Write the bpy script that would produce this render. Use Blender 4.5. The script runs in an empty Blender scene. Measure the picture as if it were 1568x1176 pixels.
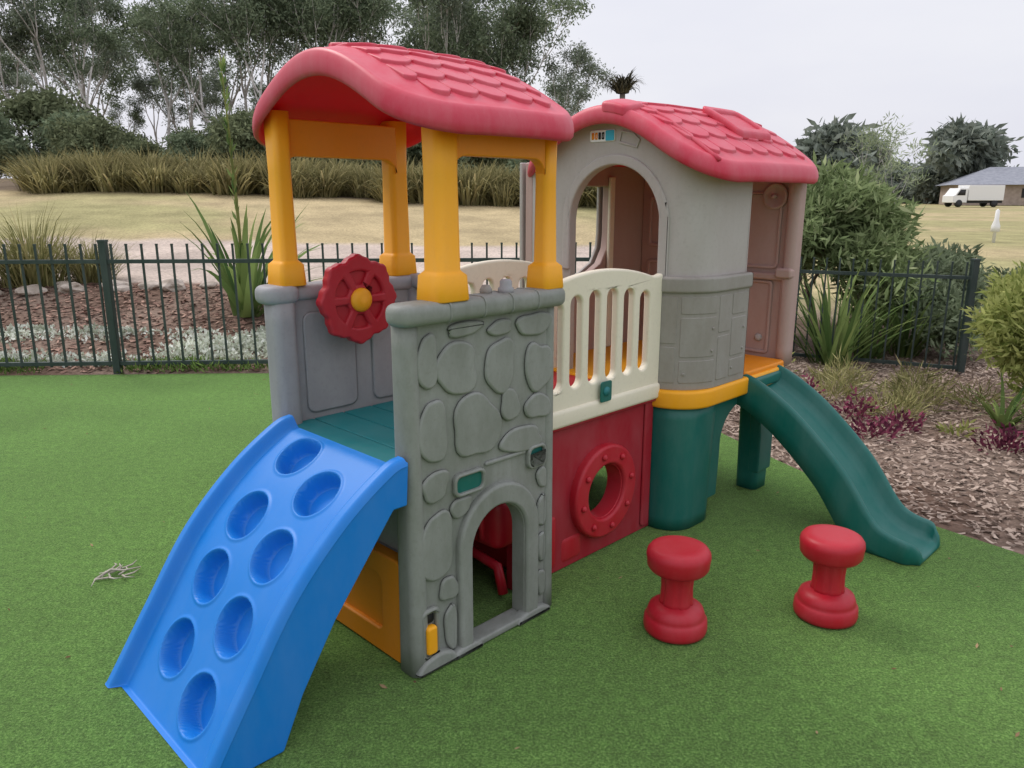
import bpy, bmesh, math, random
from math import sin, cos, pi, radians, sqrt
from mathutils import Vector, Matrix, noise
from mathutils.geometry import tessellate_polygon

scene = bpy.context.scene
COL = scene.collection

# ------------------------------------------------------------------ materials
def nt(mat):
    mat.use_nodes = True
    n = mat.node_tree
    for x in list(n.nodes): n.nodes.remove(x)
    return n, n.nodes, n.links

def plastic(name, col, rough=0.42, fade=0.10, bump=0.04, dirt=0.25, spec=0.35):
    m = bpy.data.materials.new(name); t, N, L = nt(m)
    out = N.new('ShaderNodeOutputMaterial'); b = N.new('ShaderNodeBsdfPrincipled')
    tc = N.new('ShaderNodeTexCoord')
    mpp = N.new('ShaderNodeMapping'); mpp.inputs['Scale'].default_value = (1, 1, .4); L.new(tc.outputs['Object'], mpp.inputs[0])
    n1 = N.new('ShaderNodeTexNoise'); n1.inputs['Scale'].default_value = 7; n1.inputs['Detail'].default_value = 7
    n1.inputs['Roughness'].default_value = 0.68
    n2 = N.new('ShaderNodeTexNoise'); n2.inputs['Scale'].default_value = 60; n2.inputs['Detail'].default_value = 5; n2.inputs['Roughness'].default_value = .7
    n3 = N.new('ShaderNodeTexNoise'); n3.inputs['Scale'].default_value = 420; n3.inputs['Detail'].default_value = 2
    L.new(mpp.outputs[0], n1.inputs['Vector'])
    for n in (n2, n3): L.new(tc.outputs['Object'], n.inputs['Vector'])
    r1 = N.new('ShaderNodeMapRange'); r1.inputs[1].default_value = .35; r1.inputs[2].default_value = .7
    r1.inputs[3].default_value = 0; r1.inputs[4].default_value = 1
    L.new(n1.outputs[0], r1.inputs[0])
    lite = [min(1, c + (0.75 - c) * fade) for c in col]
    mx = N.new('ShaderNodeMix'); mx.data_type = 'RGBA'
    mx.inputs[6].default_value = (*col, 1); mx.inputs[7].default_value = (*lite, 1)
    L.new(r1.outputs[0], mx.inputs[0])
    r2 = N.new('ShaderNodeMapRange'); r2.inputs[1].default_value = .52; r2.inputs[2].default_value = .8
    r2.inputs[3].default_value = 0; r2.inputs[4].default_value = dirt
    L.new(n2.outputs[0], r2.inputs[0])
    mx2 = N.new('ShaderNodeMix'); mx2.data_type = 'RGBA'
    L.new(mx.outputs[2], mx2.inputs[6]); mx2.inputs[7].default_value = (col[0]*.6+.05, col[1]*.6+.04, col[2]*.6+.03, 1)
    L.new(r2.outputs[0], mx2.inputs[0])
    L.new(mx2.outputs[2], b.inputs['Base Color'])
    r3 = N.new('ShaderNodeMapRange'); r3.inputs[3].default_value = rough; r3.inputs[4].default_value = rough+.2
    L.new(n1.outputs[0], r3.inputs[0]); L.new(r3.outputs[0], b.inputs['Roughness'])
    b.inputs['Specular IOR Level'].default_value = spec
    bp = N.new('ShaderNodeBump'); bp.inputs['Strength'].default_value = bump*3; bp.inputs['Distance'].default_value = .001
    L.new(n3.outputs[0], bp.inputs['Height']); L.new(bp.outputs[0], b.inputs['Normal'])
    L.new(b.outputs[0], out.inputs[0])
    return m

def foliage(name, c1, c2, trans=0.35, c3=None):
    m = bpy.data.materials.new(name); t, N, L = nt(m)
    out = N.new('ShaderNodeOutputMaterial')
    g = N.new('ShaderNodeNewGeometry'); tc = N.new('ShaderNodeTexCoord')
    cr = N.new('ShaderNodeValToRGB'); cr.color_ramp.elements[0].color = (*c1, 1); cr.color_ramp.elements[1].color = (*c2, 1)
    if c3:
        e = cr.color_ramp.elements.new(.93); e.color = (*c2, 1); cr.color_ramp.elements[2].color = (*c3, 1)
    n = N.new('ShaderNodeTexNoise'); n.inputs['Scale'].default_value = .9; n.inputs['Detail'].default_value = 2
    L.new(tc.outputs['Object'], n.inputs['Vector'])
    L.new(g.outputs['Random Per Island'], cr.inputs[0])
    hv = N.new('ShaderNodeHueSaturation'); L.new(cr.outputs[0], hv.inputs['Color'])
    mr = N.new('ShaderNodeMapRange'); mr.inputs[1].default_value = .3; mr.inputs[2].default_value = .7
    mr.inputs[3].default_value = .65; mr.inputs[4].default_value = 1.4
    L.new(n.outputs[0], mr.inputs[0]); L.new(mr.outputs[0], hv.inputs['Value'])
    d = N.new('ShaderNodeBsdfDiffuse')
    L.new(hv.outputs[0], d.inputs['Color'])
    tr = N.new('ShaderNodeBsdfTranslucent'); L.new(hv.outputs[0], tr.inputs[0])
    ms = N.new('ShaderNodeMixShader'); ms.inputs[0].default_value = trans
    L.new(d.outputs[0], ms.inputs[1]); L.new(tr.outputs[0], ms.inputs[2]); L.new(ms.outputs[0], out.inputs[0])
    return m

def rough_mat(name, c1, c2, scale=8, rough=.9, bump=.4, dist=.01, islands=False):
    m = bpy.data.materials.new(name); t, N, L = nt(m)
    out = N.new('ShaderNodeOutputMaterial'); b = N.new('ShaderNodeBsdfPrincipled'); tc = N.new('ShaderNodeTexCoord')
    n = N.new('ShaderNodeTexNoise'); n.inputs['Scale'].default_value = scale; n.inputs['Detail'].default_value = 7
    L.new(tc.outputs['Object'], n.inputs['Vector'])
    cr = N.new('ShaderNodeValToRGB'); cr.color_ramp.elements[0].color = (*c1, 1); cr.color_ramp.elements[1].color = (*c2, 1)
    cr.color_ramp.elements[0].position = .3; cr.color_ramp.elements[1].position = .7
    if islands:
        cr.color_ramp.elements[0].position = 0; cr.color_ramp.elements[1].position = 1
        g = N.new('ShaderNodeNewGeometry'); L.new(g.outputs['Random Per Island'], cr.inputs[0])
    else:
        L.new(n.outputs[0], cr.inputs[0])
    L.new(cr.outputs[0], b.inputs['Base Color']); b.inputs['Roughness'].default_value = rough
    b.inputs['Specular IOR Level'].default_value = .2
    bp = N.new('ShaderNodeBump'); bp.inputs['Strength'].default_value = bump; bp.inputs['Distance'].default_value = dist
    L.new(n.outputs[0], bp.inputs['Height']); L.new(bp.outputs[0], b.inputs['Normal'])
    L.new(b.outputs[0], out.inputs[0])
    return m

M = {}
M['roof'] = plastic('roof_pink_plastic', (.585, .034, .070), .34, .12, dirt=.12)
M['under'] = plastic('roof_under_glow_red', (.90, .010, .035), .45, .02)  # red brightened to paint in daylight glowing through the roof shell
M['red'] = plastic('red_plastic', (.45, .007, .020), .34, .04)
M['redwall'] = plastic('red_wall_plastic', (.34, .007, .020), .45, .05)
M['yellow'] = plastic('yellow_plastic', (.90, .39, .002), .40, .04, dirt=.15)
M['orange'] = plastic('orange_plastic', (.82, .27, .003), .44, .03)
M['blue'] = plastic('blue_plastic', (.002, .190, .62), .36, .035, dirt=.10)
M['green'] = plastic('green_plastic', (.002, .125, .100), .30, .05, dirt=.18)
M['teal'] = plastic('teal_plastic', (.006, .19, .20), .48, .05, dirt=.35)
M['stone'] = plastic('stone_grey_plastic', (.200, .212, .182), .44, .18, bump=.1, dirt=.45)
M['grey'] = plastic('grey_plastic', (.29, .29, .30), .48, .16, dirt=.4)
M['wall'] = plastic('playhouse_grey', (.41, .38, .345), .48, .14, dirt=.4)
M['col'] = plastic('column_grey', (.27, .25, .215), .48, .14, bump=.1, dirt=.4)
M['cream'] = plastic('cream_plastic', (.80, .74, .58), .45, .05, dirt=.35)
M['brown'] = plastic('brown_plastic', (.43, .29, .25), .48, .10)
M['white'] = plastic('white_plastic', (.8, .8, .78), .4, .02)
M['dark'] = plastic('dark_plastic', (.02, .02, .02), .6, .02)
M['lblue'] = plastic('light_blue_sticker', (.03, .42, .6), .4, .02)
M['fence'] = plastic('fence_green_paint', (.022, .040, .033), .45, .05)

# ------------------------------------------------------------------ mesh helpers
def empty(name, loc=(0, 0, 0), rotz=0):
    e = bpy.data.objects.new(name, None); COL.objects.link(e)
    e.location = loc; e.rotation_euler = (0, 0, rotz); e.empty_display_size = .2
    return e

def addobj(name, me, parent=None):
    ob = bpy.data.objects.new(name, me); COL.objects.link(ob)
    if parent: ob.parent = parent
    return ob

def mesh(name, verts, faces, mats, parent=None, smooth=True, midx=None, bevel=0, seg=3, ang=40, recalc=True, solid=0):
    me = bpy.data.meshes.new(name)
    me.from_pydata([tuple(v) for v in verts], [], faces)
    if not isinstance(mats, (list, tuple)): mats = [mats]
    for m in mats: me.materials.append(m)
    if midx: me.polygons.foreach_set('material_index', midx)
    if recalc:
        bm = bmesh.new(); bm.from_mesh(me); bmesh.ops.recalc_face_normals(bm, faces=bm.faces); bm.to_mesh(me); bm.free()
    me.polygons.foreach_set('use_smooth', [smooth]*len(me.polygons))
    me.update()
    ob = addobj(name, me, parent)
    if solid:
        s = ob.modifiers.new('sol', 'SOLIDIFY'); s.thickness = solid; s.offset = 0
    if bevel:
        b = ob.modifiers.new('bev', 'BEVEL'); b.width = bevel; b.segments = seg; b.limit_method = 'ANGLE'
        b.angle_limit = radians(ang); b.use_clamp_overlap = True
        ob.modifiers.new('wn', 'WEIGHTED_NORMAL')
    return ob

def panel(name, outer, holes, d0, d1, mat, fn, parent, bevel=.006, cuts=(), vcuts=(), seg=3):
    loops = [outer] + list(holes)
    pts = [p for l in loops for p in l]
    tris = tessellate_polygon([[Vector((p[0], p[1], 0)) for p in l] for l in loops])
    bm = bmesh.new()
    a = [bm.verts.new((p[0], p[1], 0)) for p in pts]
    b = [bm.verts.new((p[0], p[1], 1)) for p in pts]
    for t in tris:
        try:
            bm.faces.new([a[i] for i in t]); bm.faces.new([b[i] for i in reversed(t)])
        except Exception: pass
    o = 0
    for l in loops:
        n = len(l)
        for i in range(n):
            j = (i+1) % n
            try: bm.faces.new([a[o+i], a[o+j], b[o+j], b[o+i]])
            except Exception: pass
        o += n
    bmesh.ops.recalc_face_normals(bm, faces=bm.faces)
    bmesh.ops.dissolve_limit(bm, angle_limit=radians(.6), verts=bm.verts, edges=bm.edges)
    for c in cuts:
        bmesh.ops.bisect_plane(bm, geom=bm.verts[:]+bm.edges[:]+bm.faces[:], plane_co=(c, 0, 0), plane_no=(1, 0, 0), dist=1e-5)
    for c in vcuts:
        bmesh.ops.bisect_plane(bm, geom=bm.verts[:]+bm.edges[:]+bm.faces[:], plane_co=(0, c, 0), plane_no=(0, 1, 0), dist=1e-5)
    for v in bm.verts:
        v.co = Vector(fn(v.co.x, v.co.y, d0 if v.co.z < .5 else d1))
    bmesh.ops.recalc_face_normals(bm, faces=bm.faces)
    me = bpy.data.meshes.new(name); bm.to_mesh(me); bm.free()
    me.materials.append(mat)
    me.polygons.foreach_set('use_smooth', [True]*len(me.polygons))
    ob = addobj(name, me, parent)
    if bevel:
        bv = ob.modifiers.new('bev', 'BEVEL'); bv.width = bevel; bv.segments = seg; bv.limit_method = 'ANGLE'
        bv.angle_limit = radians(42); bv.use_clamp_overlap = False
        ob.modifiers.new('wn', 'WEIGHTED_NORMAL')
    return ob

def rr(u0, v0, u1, v1, r, n=6):
    P = []
    for cx, cy, a0 in ((u1-r, v1-r, 0), (u0+r, v1-r, 90), (u0+r, v0+r, 180), (u1-r, v0+r, 270)):
        for i in range(n+1):
            a = radians(a0 + 90*i/n); P.append((cx+r*cos(a), cy+r*sin(a)))
    return P

def circ(cx, cy, r, n=40, ry=None):
    ry = ry or r
    return [(cx+r*cos(2*pi*i/n), cy+ry*sin(2*pi*i/n)) for i in range(n)]

def blob(cx, cy, rx, ry, seed, n=30, k=2.8):
    rnd = random.Random(seed); ph = [rnd.uniform(0, 6.28) for _ in range(4)]
    P = []
    for i in range(n):
        a = 2*pi*i/n
        m = 1 + .08*sin(2*a+ph[0]) + .08*sin(3*a+ph[1]) + .035*sin(5*a+ph[2])
        c, s = cos(a), sin(a)
        q = (abs(c)**k+abs(s)**k)**(-1/k)
        P.append((cx+rx*q*c*m, cy+ry*q*s*m))
    return P

def loft(name, rings, mat, parent, cap=True, smooth=True):
    n = len(rings[0]); V = [p for r in rings for p in r]; F = []
    for k in range(len(rings)-1):
        for i in range(n):
            j = (i+1) % n
            F.append((k*n+i, k*n+j, (k+1)*n+j, (k+1)*n+i))
    if cap:
        F.append(tuple(range(n))); F.append(tuple((len(rings)-1)*n+i for i in range(n)))
    return mesh(name, V, F, mat, parent, smooth)

def ring(x0, y0, x1, y1, r, z, n=6):
    return [(p[0], p[1], z) for p in rr(x0, y0, x1, y1, max(r, .001), n)]

def slab(name, x0, y0, x1, y1, z0, z1, r, rb, mat, parent, n=6, k=4):
    R = []
    for i in range(k+1):
        a = pi/2*i/k; ins = rb*(1-sin(a)); R.append(ring(x0+ins, y0+ins, x1-ins, y1-ins, max(.002, r-ins), z0+rb*(1-cos(a)), n))
    for i in range(k+1):
        a = pi/2*(1-i/k); ins = rb*(1-sin(a)); R.append(ring(x0+ins, y0+ins, x1-ins, y1-ins, max(.002, r-ins), z1-rb*(1-cos(a)), n))
    R.insert(0, ring(x0+rb+.004, y0+rb+.004, x1-rb-.004, y1-rb-.004, max(.002, r-rb-.004), z0, n))
    R.append(ring(x0+rb+.004, y0+rb+.004, x1-rb-.004, y1-rb-.004, max(.002, r-rb-.004), z1, n))
    return loft(name, R, mat, parent)

def lathe(name, prof, c, mat, parent, n=40, axis='Z'):
    R = []
    for r, h in prof:
        rg = []
        for i in range(n):
            a = 2*pi*i/n
            if axis == 'Z': rg.append((c[0]+r*cos(a), c[1]+r*sin(a), c[2]+h))
            elif axis == 'Y': rg.append((c[0]+r*cos(a), c[1]-h, c[2]+r*sin(a)))
            else: rg.append((c[0]-h, c[1]+r*cos(a), c[2]+r*sin(a)))
        R.append(rg)
    return loft(name, R, mat, parent)

def tube_data(pts, rads, n=6):
    V = []; F = []; prev = None
    for k, p in enumerate(pts):
        if k == 0: d = pts[1]-pts[0]
        elif k == len(pts)-1: d = pts[-1]-pts[-2]
        else: d = pts[k+1]-pts[k-1]
        d = d.normalized() if d.length > 1e-9 else Vector((0, 0, 1))
        if prev is None:
            u = d.cross(Vector((0, 1, .13)));
            if u.length < .1: u = d.cross(Vector((1, 0, 0)))
        else: u = prev - d*prev.dot(d)
        u.normalize(); prev = u; v = d.cross(u)
        for i in range(n):
            a = 2*pi*i/n; V.append(p+(u*cos(a)+v*sin(a))*rads[k])
    for k in range(len(pts)-1):
        for i in range(n):
            j = (i+1) % n; F.append((k*n+i, k*n+j, (k+1)*n+j, (k+1)*n+i))
    F.append(tuple(range(n))); F.append(tuple((len(pts)-1)*n+i for i in range(n)))
    return V, F

def tube(name, pts, r, mat, parent, n=10):
    pts = [Vector(p) for p in pts]
    rads = r if isinstance(r, list) else [r]*len(pts)
    V, F = tube_data(pts, rads, n)
    return mesh(name, V, F, mat, parent)

def catmull(P, n=12):
    out = []; Q = [P[0]]+list(P)+[P[-1]]
    for i in range(1, len(Q)-2):
        for k in range(n):
            t = k/n
            out.append(tuple(.5*((2*Q[i][c])+(-Q[i-1][c]+Q[i+1][c])*t+(2*Q[i-1][c]-5*Q[i][c]+4*Q[i+1][c]-Q[i+2][c])*t*t+(-Q[i-1][c]+3*Q[i][c]-3*Q[i+1][c]+Q[i+2][c])*t**3) for c in range(len(P[0]))))
    out.append(tuple(P[-1])); return out

def resample(P, n):
    L = [0]
    for i in range(1, len(P)): L.append(L[-1]+math.dist(P[i], P[i-1]))
    T = L[-1]; out = []; j = 0
    for k in range(n+1):
        t = T*k/n
        while j < len(P)-2 and L[j+1] < t: j += 1
        f = (t-L[j])/max(1e-9, L[j+1]-L[j]); out.append(tuple(P[j][c]+(P[j+1][c]-P[j][c])*f for c in range(len(P[0]))))
    return out, T

def sstep(a, b, x):
    t = min(1, max(0, (x-a)/(b-a))); return t*t*(3-2*t)

def fA(w0): return lambda u, v, d: (u, w0-d, v)
def fB(s0): return lambda u, v, d: (s0-d, u, v)

# ================================================================== PLAYSET
PS = empty('toddler_playset', (-.338, 2.136, 0), radians(45))

stone_w = .012
def arcpts(u0, u1, vs, ry, n=24, rev=False):
    """arc from left (u0) to right (u1)"""
    c = (u0+u1)/2; r = (u1-u0)/2
    P = [(c-r*cos(pi*i/n), vs+ry*sin(pi*i/n)) for i in range(n+1)]
    return P[::-1] if rev else P
panel('stone_wall', [(.07, .004), (.286, .004)]+arcpts(.286, .544, .36, .13)+[(.544, .004), (.66, .004), (.66, 1.15), (.07, 1.15)], [], 0, .045, M['stone'], lambda u, v, d: (u, stone_w+.045-d, v), PS, .003)
panel('arch_frame', [(.232, .004), (.287, .004)]+arcpts(.287, .543, .36, .131)+[(.543, .004), (.605, .004)]+arcpts(.230, .605, .37, .195, 28, True), [], -.02, .026, M['stone'], fA(stone_w), PS, .012, seg=4)
panel('arch_inner_sleeve', [(.279, .004), (.289, .004)]+arcpts(.289, .541, .36, .128)+[(.541, .004), (.551, .004)]+arcpts(.279, .551, .36, .14, 24, True), [], -.052, .01, M['stone'], fA(stone_w), PS, .003)
slab('arch_sill', .285, -.012, .545, .066, .003, .028, .008, .008, M['stone'], PS)
stones = [(.245, .985, .088, .082), (.43, .965, .072, .085), (.612, .935, .066, .09), (.59, 1.085, .082, .042), (.325, .785, .102, .108),
          (.475, .825, .045, .056), (.61, .795, .066, .046), (.53, .692, .10, .048), (.145, .80, .055, .108), (.145, .42, .072, .12),
          (.250, .528, .046, .034), (.195, .26, .040, .045), (.633, .53, .026, .04), (.633, .40, .024, .065), (.633, .26, .022, .055), (.43, 1.09, .055, .026),
          (.13, 1.02, .038, .09), (.28, 1.105, .075, .024), (.15, .625, .056, .05), (.200, .12, .030, .078), (.633, .12, .022, .055)]
for i, (x, z, rx, rz) in enumerate(stones):
    panel('stone_%d' % (i+1), blob(x, z, rx*.97, rz*.98, i+5, k=2.5), [], -.004, .013, M['stone'], fA(stone_w), PS, .0095, seg=4)
for i, (x, z, hx, hz) in enumerate([(.287, .603, .056, .027), (.602, .617, .034, .030)]):
    panel('handle_rim_%d' % (i+1), rr(x-hx-.012, z-hz-.012, x+hx+.012, z+hz+.012, .025), [rr(x-hx, z-hz, x+hx, z+hz, .018)], -.002, .018, M['stone'], fA(stone_w), PS, .006)
    panel('handle_insert_%d' % (i+1), rr(x-hx-.003, z-hz-.003, x+hx+.003, z+hz+.003, .018), [], -.002, .006, M['green'], fA(stone_w), PS, .002)
panel('stone_band', rr(.36, .637, .55, .652, .007), [], -.002, .010, M['stone'], fA(stone_w), PS, .006)
panel('latch_recess', rr(.072, .045, .145, .225, .02), [rr(.084, .062, .132, .208, .012)], -.002, .02, M['stone'], fA(stone_w), PS, .008)
panel('yellow_latch', rr(.087, .066, .129, .165, .012), [], -.002, .028, M['yellow'], fA(stone_w), PS, .010)
panel('latch_slot', rr(.086, .168, .130, .203, .01), [], -.002, .003, M['dark'], fA(stone_w), PS, 0)
for i, (x, rx, rz) in enumerate([(.13, .085, .035), (.26, .07, .02), (.58, .09, .022)]):
    panel('base_foot_%d' % (i+1), [(x+rx*cos(pi*k/20), .004+rz*sin(pi*k/20)*1.6) for k in range(21)], [], -.02, .03, M['stone'], fA(stone_w), PS, .012)

def column(name, x0, y0, x1, y1, z0, z1, r, mat, flare=0, n=6):
    R = []
    for i in range(13):
        t = i/12; z = z0+(z1-z0)*t; f = flare*(1-t)**2
        R.append(ring(x0-f, y0-f, x1+f, y1+f, r, z, n))
    return loft(name, R, mat, PS)
column('corner_column_front', .045, .0, .105, .085, .003, 1.16, .028, M['stone'], .006)
column('corner_column_far', .652, .004, .70, .08, .003, 1.16, .022, M['stone'], .003)
column('corner_column_left', .025, .71, .115, .81, .003, 1.16, .03, M['grey'])
column('corner_column_back', .63, .73, .71, .81, .003, 1.16, .03, M['grey'])
panel('left_wall', [(.08, .01), (.67, .01), (.67, 1.15), (.08, 1.15)], [], -.03, .025, M['grey'], fA(.775), PS, .006)
for i, (x, hw2) in enumerate(((.26, .11), (.53, .085))):
    panel('left_wall_rib_%d' % (i+1), rr(x-hw2, .71, x+hw2, 1.09, .035), [], -.002, .008, M['grey'], fA(.75), PS, .0075)
slab('cap_rail_front', .018, -.03, .735, .085, 1.135, 1.20, .05, .024, M['stone'], PS, 8)
for i, x in enumerate((.20, .34, .46, .58)):
    panel('cap_seam_%d' % (i+1), rr(-.0325, 1.1330, .0870, 1.2022, .024), [], 0, .007, M['stone'], fB(x), PS, .0015, seg=1)
slab('cap_rail_left', .0, .70, .14, .84, 1.13, 1.195, .055, .024, M['grey'], PS, 8)
slab('cap_rail_left_side', .10, .73, .73, .84, 1.135, 1.19, .045, .022, M['grey'], PS, 8)
slab('cap_rail_back', .64, .66, .725, .85, 1.138, 1.195, .035, .02, M['grey'], PS, 8)
lathe('rail_knob', [(.026, 0), (.026, .018), (.020, .022), (.020, .04), (.014, .046), (.0, .047)], (.47, .02, 1.195), M['grey'], PS, 20)
lathe('rail_knob_small', [(.02, 0), (.02, .016), (.012, .03), (.0, .03)], (.41, .05, 1.195), M['col'], PS, 16)
panel('orange_kick_panel', rr(.085, .004, .70, .37, .02), [rr(.19, .09, .62, .29, .03)], -.03, .02, M['orange'], fB(.075), PS, .008)
panel('orange_kick_inset', rr(.18, .08, .63, .30, .03), [], -.022, .004, M['orange'], fB(.075), PS, .008)
panel('left_low_side', rr(.09, .38, .70, .64, .02), [], -.03, -.01, M['grey'], fB(.085), PS, .006)
slab('tower_deck', .03, .075, .70, .76, .645, .683, .01, .006, M['teal'], PS)
for i in range(5):
    x = .042+i*.130
    slab('deck_board_%d' % (i+1), x, .08, x+.124, .745, .68, .69, .006, .004, M['teal'], PS, 3)

def post(name, cx, cy, hx, hy, z0, z1, mat):
    R = []
    for z, e in ((z0, .016), (z0+.004, .018), (z0+.075, .014), (z0+.085, .004), (z0+.09, 0), (z1-.2, -.003), (z1, 0)):
        R.append(ring(cx-hx-e, cy-hy-e, cx+hx+e, cy+hy+e, min(hx, hy)*.55, z, 6))
    return loft(name, R, mat, PS)
post('post_near', .218, .034, .046, .044, 1.196, 1.76, M['yellow'])
post('post_far', .668, .032, .032, .032, 1.196, 1.74, M['yellow'])
post('post_left', .115, .775, .034, .040, 1.19, 1.78, M['yellow'])
post('post_back', .635, .815, .045, .042, 1.19, 1.78, M['yellow'])
def hdr(name, u0, u1, w, z0, z1, t=.02):
    O = [(u0, z0-.05), (u0+.006, z0-.05)]
    r = .05
    for i in range(9):
        a = pi-(pi/2)*i/8; O.append((u0+.006+r+r*cos(a), z0-.05+r*sin(a)))
    for i in range(9):
        a = pi/2-(pi/2)*i/8; O.append((u1-.006-r+r*cos(a), z0-.05+r*sin(a)))
    O += [(u1, z0-.05), (u1, z1), (u0, z1)]
    return panel(name, O, [], -t, t, M['orange'], fA(w), PS, .006)
hdr('header_front', .245, .645, .03, 1.615, 1.74)
hdr('header_left', .13, .615, .79, 1.635, 1.76)

# ---- roofs
def roof(name, s0, s1, w0, w1, R, ze, h, rows, cols, edge=.085, sink=.035, thick=.07):
    sc, wc, hs, hw = (s0+s1)/2, (w0+w1)/2, (s1-s0)/2, (w1-w0)/2
    def zt(s, w):
        q = min(1.12, abs(w-wc)/hw)
        g = .62*(1-q*q)+.38*(.5+.5*cos(pi*min(q, 1)))
        e = min(1.1, abs(s-sc)/hs)
        return ze+h*g-sink*e**4
    base = rr(-hs, -hw, hs, hw, R, 14)
    dense = []
    for i in range(len(base)):
        a, b = base[i], base[(i+1) % len(base)]; d = math.dist(a, b); m = max(1, int(d/.03))
        for k in range(m): dense.append((a[0]+(b[0]-a[0])*k/m, a[1]+(b[1]-a[1])*k/m))
    n = len(dense); rings = []
    def rg(t, dz, und=0):
        return [(sc+p[0]*t, wc+p[1]*t, zt(sc+p[0]*t, wc+p[1]*t)+dz) for p in dense]
    ts = [.01]+[i/16 for i in range(1, 16)]
    for t in ts: rings.append(rg(t, 0))
    for t, dz in ((.955, 0.004), (.975, 0.004), (.99, -.003), (1.002, -.016), (1.008, -.036), (1.004, -.056), (.99, -thick), (.97, -thick-.004), (.95, -thick+.01), (.945, -.03)): rings.append(rg(t, dz))
    ntop = len(rings)-1
    for t in reversed([.01]+[i/12 for i in range(1, 11)]): rings.append(rg(t, -.03))
    V = [p for r_ in rings for p in r_]; F = []; MI = []
    for k in range(len(rings)-1):
        for i in range(n):
            j = (i+1) % n; F.append((k*n+i, k*n+j, (k+1)*n+j, (k+1)*n+i)); MI.append(1 if k >= ntop-2 else 0)
    F.append(tuple(range(n))); MI.append(0); F.append(tuple((len(rings)-1)*n+i for i in range(n))); MI.append(1)
    mesh(name, V, F, [M['roof'], M['under']], PS, midx=MI)
    idx = 0
    q0, q1 = .05, .85
    for side in (-1, 1):
        for r_ in range(rows):
            qa = q0+(q1-q0)*r_/rows; qb = q0+(q1-q0)*(r_+1)/rows
            dwb = hw*qb
            lim = hs-edge
            over = dwb-(hw-R)
            if over > 0: lim = hs-R+sqrt(max(0, (R-.0)**2-over**2))-edge
            cw = 2*(hs-edge)/cols
            off = (-.5 if r_ % 2 else 0)
            for c in range(cols+1):
                a = -(hs-edge)+(c+off)*cw; b = a+cw
                a = max(a, -lim); b = min(b, lim)
                if b-a < .035: continue
                a += .002; b -= .002
                y0, y1 = hw*qa-.010, hw*qb+.006
                ch = min(.030, (b-a)*.3)
                poly = [(a, y0), (b, y0), (b, y1-ch), (b-ch, y1-ch*.2), ((a+b)/2, y1), (a+ch, y1-ch*.2), (a, y1-ch)]
                def fn(u, v, d, y0=y0, y1=y1, side=side):
                    t = (v-y0)/(y1-y0); w = wc+side*v
                    return (sc+u, w, zt(sc+u, w)+(d*(.15+.95*t) if d > 0 else d))
                idx += 1
                panel(name+'_shingle_%d' % idx, poly, [], -.012, .0125, M['roof'], fn, PS, .004, cuts=[(a+b)/2], vcuts=[(y0+y1)/2], seg=2)
    pts = [(sc+(-hs+edge)+(2*(hs-edge))*i/10, wc, 0) for i in range(11)]
    pts = [(p[0], p[1], zt(p[0], wc)-.004) for p in pts]
    tube(name+'_ridge', pts, .016, M['roof'], PS, 8)
    return zt
zt1 = roof('tower_roof', .045, .790, -.085, .955, .20, 1.735, .222, 5, 5)
zt2 = roof('playhouse_roof', 1.47, 2.63, -.10, 1.03, .26, 1.625, .285, 5, 7)

# ---- climbing ramp
prof = catmull([(0.030, .748), (-.038, .728), (-.20, .618), (-.37, .448), (-.518, .230), (-.635, .05), (-.668, 0)], 14)
NU, NW = 250, 170
C, T = resample(prof, NU)
W0, W1 = -.010, .690
holes = []
def arc_of(sv, off=.035):
    for i in range(NU):
        if C[i][0]-off*.7 <= sv: return T*i/NU
    return T
for sv, w in [(-.105, .458), (-.305, .458), (-.445, .453), (-.57, .45), (-.18, .23), (-.35, .225), (-.485, .225), (-.612, .225)]:
    holes.append((arc_of(sv), w))
V = []; F = []
for i in range(NU+1):
    p = C[i]; a = C[max(0, i-2)]; b = C[min(NU, i+2)]
    tx, tz = b[0]-a[0], b[1]-a[1]; l = math.hypot(tx, tz); tx /= l; tz /= l
    nx, nz = tz, -tx
    if nz < 0 and nx > 0: nx, nz = -nx, -nz
    if nz < -.01: nx, nz = -nx, -nz
    ar = T*i/NU
    for j in range(NW+1):
        w = W0+(W1-W0)*j/NW; e = min(w-W0, W1-w)
        d = -.040*sstep(.042, .070, e)
        d -= .022*(1-min(1, e/.022))**2.2
        if e > .06:
            for (ha, hw_) in holes:
                dd = math.hypot(ar-ha, w-hw_)
                if dd < .10:
                    d += .004*sstep(.099, .088, dd) - .066*sstep(.086, .075, dd)
        x, z = p[0]+nx*d, p[1]+nz*d
        V.append((x, w, max(z, .002)))
for i in range(NU):
    for j in range(NW):
        a = i*(NW+1)+j; F.append((a, a+1, a+NW+2, a+NW+1))
mesh('climbing_ramp', V, F, M['blue'], PS)
outl = [(p[0]+.010, p[1]-.012) for p in C[::8]]; outl = [(x, max(.003, z)) for x, z in outl if z > .01] + [(-.655, .003)]
rear = [(-.42, .003), (-.35, .15), (-.235, .33), (-.10, .50), (-.02, .60), (.03, .60)]
for nm, w in (('ramp_side_near', W0+.003), ('ramp_side_far', W1-.038)):
    panel(nm, outl+rear, [], 0, .035, M['blue'], lambda u, v, d, w=w: (u, w+d, v), PS, .006)

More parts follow.
